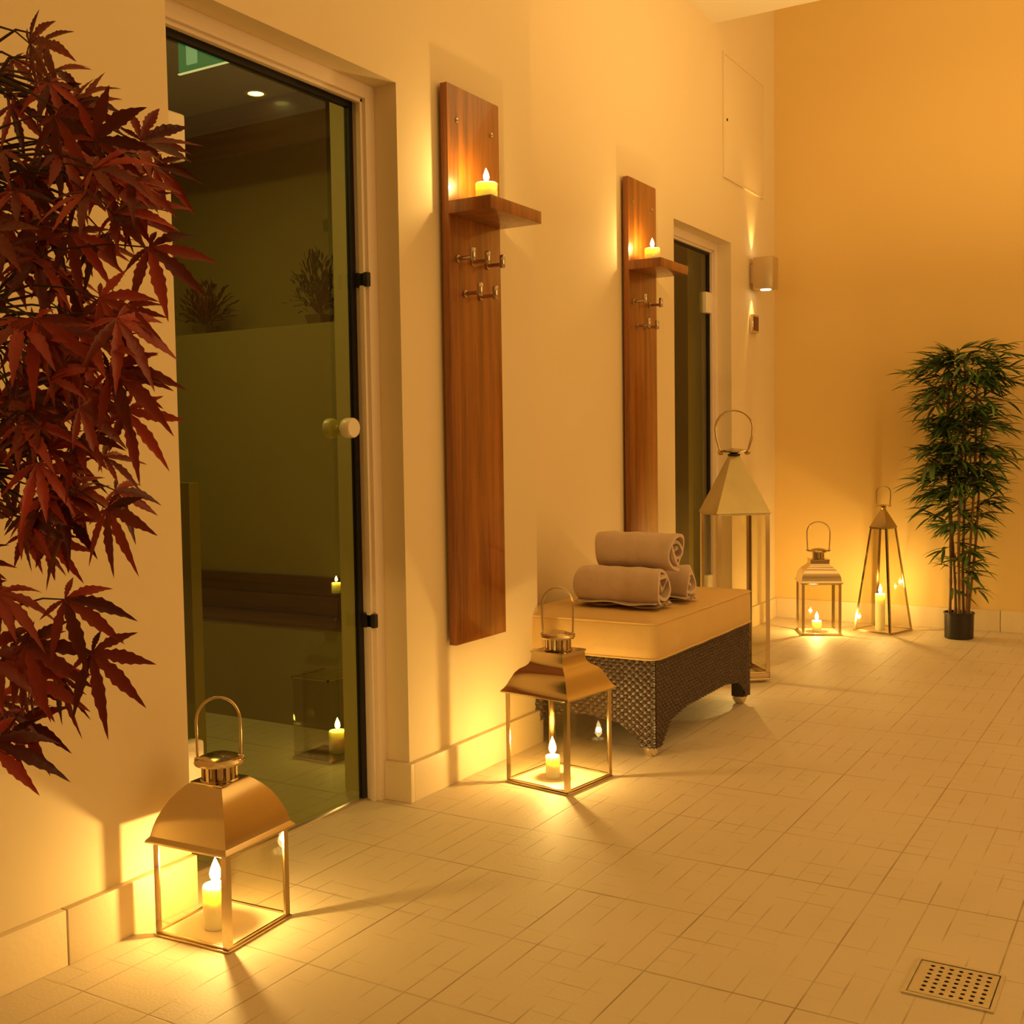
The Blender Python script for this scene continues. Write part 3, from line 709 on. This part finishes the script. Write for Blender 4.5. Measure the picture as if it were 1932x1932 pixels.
def palmate(mb, pos, nrm, tip, size, rnd):
    """serrated seven-lobed maple leaf; stalk end at pos, middle lobe towards tip"""
    tip = (tip-nrm*tip.dot(nrm)).normalized(); side = nrm.cross(tip)
    cup = rnd.uniform(.10, .38)
    for a, l in lobes:
        a = math.radians(a+rnd.uniform(-5, 5)); L = size*l*rnd.uniform(.92, 1.06)
        d = tip*math.cos(a)+side*math.sin(a); s = nrm.cross(d)
        prof = [(0, .035), (.12, .06), (.24, .115), (.30, .095), (.38, .155), (.43, .125), (.51, .165), (.56, .125), (.64, .135), (.69, .095), (.77, .09), (.82, .055), (.90, .04), (1.0, 0)]
        vs = []; bend = rnd.uniform(.05, .45)
        for t, w in prof:
            c = pos+d*(L*t)+Vector((0, 0, -1))*(bend*L*t*t)-nrm*(cup*L*t*t*.4); hw = w*L*.70
            vs += [tuple(c+s*hw+nrm*hw*.35), tuple(c), tuple(c-s*hw+nrm*hw*.35)]
        fs = []
        for i in range(len(prof)-1):
            q = 3*i; fs += [(q, q+1, q+4, q+3), (q+1, q+2, q+5, q+4)]
        mb.add(vs, fs)
rm = random.Random(5); leaves = MB(); twigs = MB()
spots = []
# (px, py, spread, count): where leaf clusters hang, in front of the wall
for px, py, sp, n in ((60, 150, 55, 5), (130, 215, 60, 7), (215, 270, 45, 5), (60, 300, 75, 10), (180, 330, 60, 8), (255, 330, 30, 3), (100, 420, 75, 9), (215, 400, 45, 4), (285, 465, 8, 1), (60, 500, 55, 6),
                      (205, 580, 25, 3), (95, 600, 60, 6), (70, 700, 70, 9), (170, 700, 55, 5), (215, 680, 20, 1), (140, 790, 70, 8), (40, 820, 60, 6), (180, 860, 45, 4), (120, 930, 70, 8), (200, 925, 30, 2), (50, 980, 50, 5),
                      (130, 1135, 6, 1), (172, 1235, 6, 1), (45, 1225, 12, 1), (10, 1130, 25, 2), (60, 1290, 40, 3), (20, 1350, 35, 3), (-20, 1250, 50, 5), (-10, 1400, 25, 2), (-60, 400, 70, 10), (-60, 800, 70, 10), (-70, 1100, 60, 6)):
    for _ in range(n): spots.append((px+rm.gauss(0, sp*.55), py+rm.gauss(0, sp*.55), n == 1))
org = mp_base
hubs = []
for px, py in ((-90, 330), (-80, 620), (-90, 900), (-90, 1180), (-60, 150), (-80, 1330)):
    hubs.append(ray_pt(px, py, 1.62)-org)
def nearest_trunk(p): return min(((trunk[i].lerp(trunk[i+1], t/6)) for i in range(len(trunk)-1) for t in range(7)), key=lambda q: abs(q.z-(p.z-.12))+(0 if q.z > .3 else 9))
br = MB()
for h in hubs:
    a = nearest_trunk(h); m1 = a.lerp(h, .5)+Vector((0, 0, .05)); br.tube([a, m1, h], [.010, .008, .006], 7)
for px, py, clean in spots:
    dep = 1.50 if clean else rm.uniform(1.46, 1.74)
    p = ray_pt(px, py, dep)-org
    hb = min(hubs, key=lambda q: (q-p).length+rm.uniform(0, .05)); 
    base = hb.lerp(p, rm.uniform(0, .35)) if rm.random() < .6 else hb
    mid = base.lerp(p, .55)+Vector((rm.uniform(-.02, .02), rm.uniform(-.02, .02), rm.uniform(.0, .05)))
    twigs.tube([base, base.lerp(mid, .5)+Vector((0, 0, .012)), mid, mid.lerp(p, .6)+Vector((0, 0, .006)), p], [.0030, .0024, .0018, .0013, .0010], 5)
    nrm = (-F_+R_*rm.uniform(-.9, .9)+U_*rm.uniform(-.3, 1.3)); nrm.normalize()
    tip = (R_*rm.uniform(-.3, 1.2)+U_*rm.uniform(-1.0, .35))
    if clean: nrm = (-F_+U_*.25+R_*rm.uniform(-.2, .2)).normalized(); tip = R_*.5-U_*.35
    palmate(leaves, p, nrm, tip, rm.uniform(.064, .100) if not clean else .098, rm)
br.build('branches', 'bark', mt, smooth=60); twigs.build('twigs', 'bark', mt, smooth=60, kind='stuff'); leaves.build('foliage', 'maple', mt, smooth=50)

# ------------------------------------------------------------------ things seen through the first glass door
bn = thing('bench', 'tiled bench with dark wooden backrest, seen through the tall glass door', 'bench', (-3.70, 3.54, 0))
MB().box((-1.35, -.12, 0), (1.30, .129, .405)).build('plinth', 'olive', bn)
MB().box((-1.35, -.125, .4055), (1.30, .129, .42)).build('seat_top', 'bench', bn, bevel=.002)
for z in (.425, .508): MB().box((-1.35, .095, z), (1.30, .129, z+.078)).build('back_rail', 'bench', bn, bevel=.004)
ch = thing('candle_holder', 'slim glass candle holder on the bench behind the tall glass door', 'candle holder', (-2.955, 3.52, .4205))
MB().lathe([(.035, 0), (.036, .004), (.010, .008), (.006, .02), (.006, .105), (.022, .115), (.024, .120), (.022, .122)], n=24).build('stem', 'pane', ch)
candle('little candle in the glass holder behind the tall glass door', (-2.955, 3.52, .543), .020, .042, CANDLE_W['small'], fh=.024, fr=.006)
dl = thing('downlight', 'round recessed downlight in the ceiling behind the tall glass door', 'ceiling light', (-3.36, 3.56, 2.62))
MB().lathe([(.045, -.0005), (.046, -.004), (.034, -.005), (.033, -.002)], n=28).build('rim', 'white', dl)
MB().lathe([(.032, -.0022), (.001, -.0035)], n=24).build('lens', 'lamp', dl)
hl = thing('glass_candle_box', 'open clear glass candle box on the floor behind the tall glass door', 'candle holder', (-2.69, 3.13, 0))
hm = MB(); hm.square([(.086, 0), (.088, .002), (.088, .010), (.083, .011)]); hm.build('base', 'brass', hl)
for k in range(4):
    T = Matrix.Rotation(k*PI/2, 4, 'Z')
    MB().box((-.0845, .082, .0115), (.0815, .085, .298), T).build('glass_pane', 'pane', hl, smooth=0)
hm = MB()
for k in range(4): hm.box((-.087, .080, .2985), (.087, .087, .303), Matrix.Rotation(k*PI/2, 4, 'Z'))
hm.build('top_rim', 'brass', hl)
candle('pillar candle burning in the clear glass box behind the tall glass door', (-2.663, 3.160, .0115), .033, .080, .5, fh=.045, fr=.010)
sg = thing('exit_sign', 'green lit exit sign hanging from the ceiling behind the tall glass door', 'exit sign', (-2.96, 2.92, 2.50))
MB().box((-.16, -.004, -.02), (.16, .004, .0995)).build('sign_panel', 'sign', sg, label='green lit panel')
MB().box((-.165, -.005, -.0245), (.165, .005, -.021)).build('bottom_rail', 'edge', sg, label='bright lower edge')
MB().box((-.115, -.010, .0), (-.065, -.0045, .085)).build('door_symbol', 'sign_pale', sg, label='pale door symbol')
MB().lathe([(.018, 0), (.018, .012), (.001, .014)], n=20, T=Matrix.Translation((.0, -.0045, .05)) @ Matrix.Rotation(PI/2, 4, 'X')).build('indicator_lamp', 'lamp', sg, label='bright round lamp')
def shrub(label, x, y, r, h, m, seed):
    q = random.Random(seed); t = thing('planter', label, 'potted plant', (x, y, 1.6605), 0, 'shrubs on the shower room ledge')
    MB().square([(.035, 0), (.045, .05), (.042, .05), (.04, .04)]).build('trough', 'planter', t)
    f = MB(); st_ = MB()
    for i in range(260):
        a, e, l = q.uniform(0, 2*PI), q.uniform(.12, 1.3), q.uniform(.3, 1.0)
        d = Vector((math.cos(a)*math.cos(e), math.sin(a)*math.cos(e)*.22, math.sin(e)*h/r)); p = Vector((0, 0, .055))+d*(r*l)
        if i % 6 == 0: st_.tube([Vector((0, 0, .05)), Vector((0, 0, .055))+d*(r*l*.5)+Vector((0, 0, .01)), p], .002, 4)
        blade(f, p, d+Vector((q.uniform(-.5, .5), q.uniform(-.1, .1), q.uniform(-.3, .5))), Vector((0, 0, 1)), .05, .014, .2)
    st_.build('stems', 'bark', t); f.build('foliage', m, t)
shrub('dark reddish shrub on the ledge behind the tall glass door, left one', -3.93, 3.79, .21, .19, 'shrub_red', 1)
shrub('thin dark green shrub on the ledge behind the tall glass door, right one', -3.24, 3.79, .18, .27, 'shrub', 2)
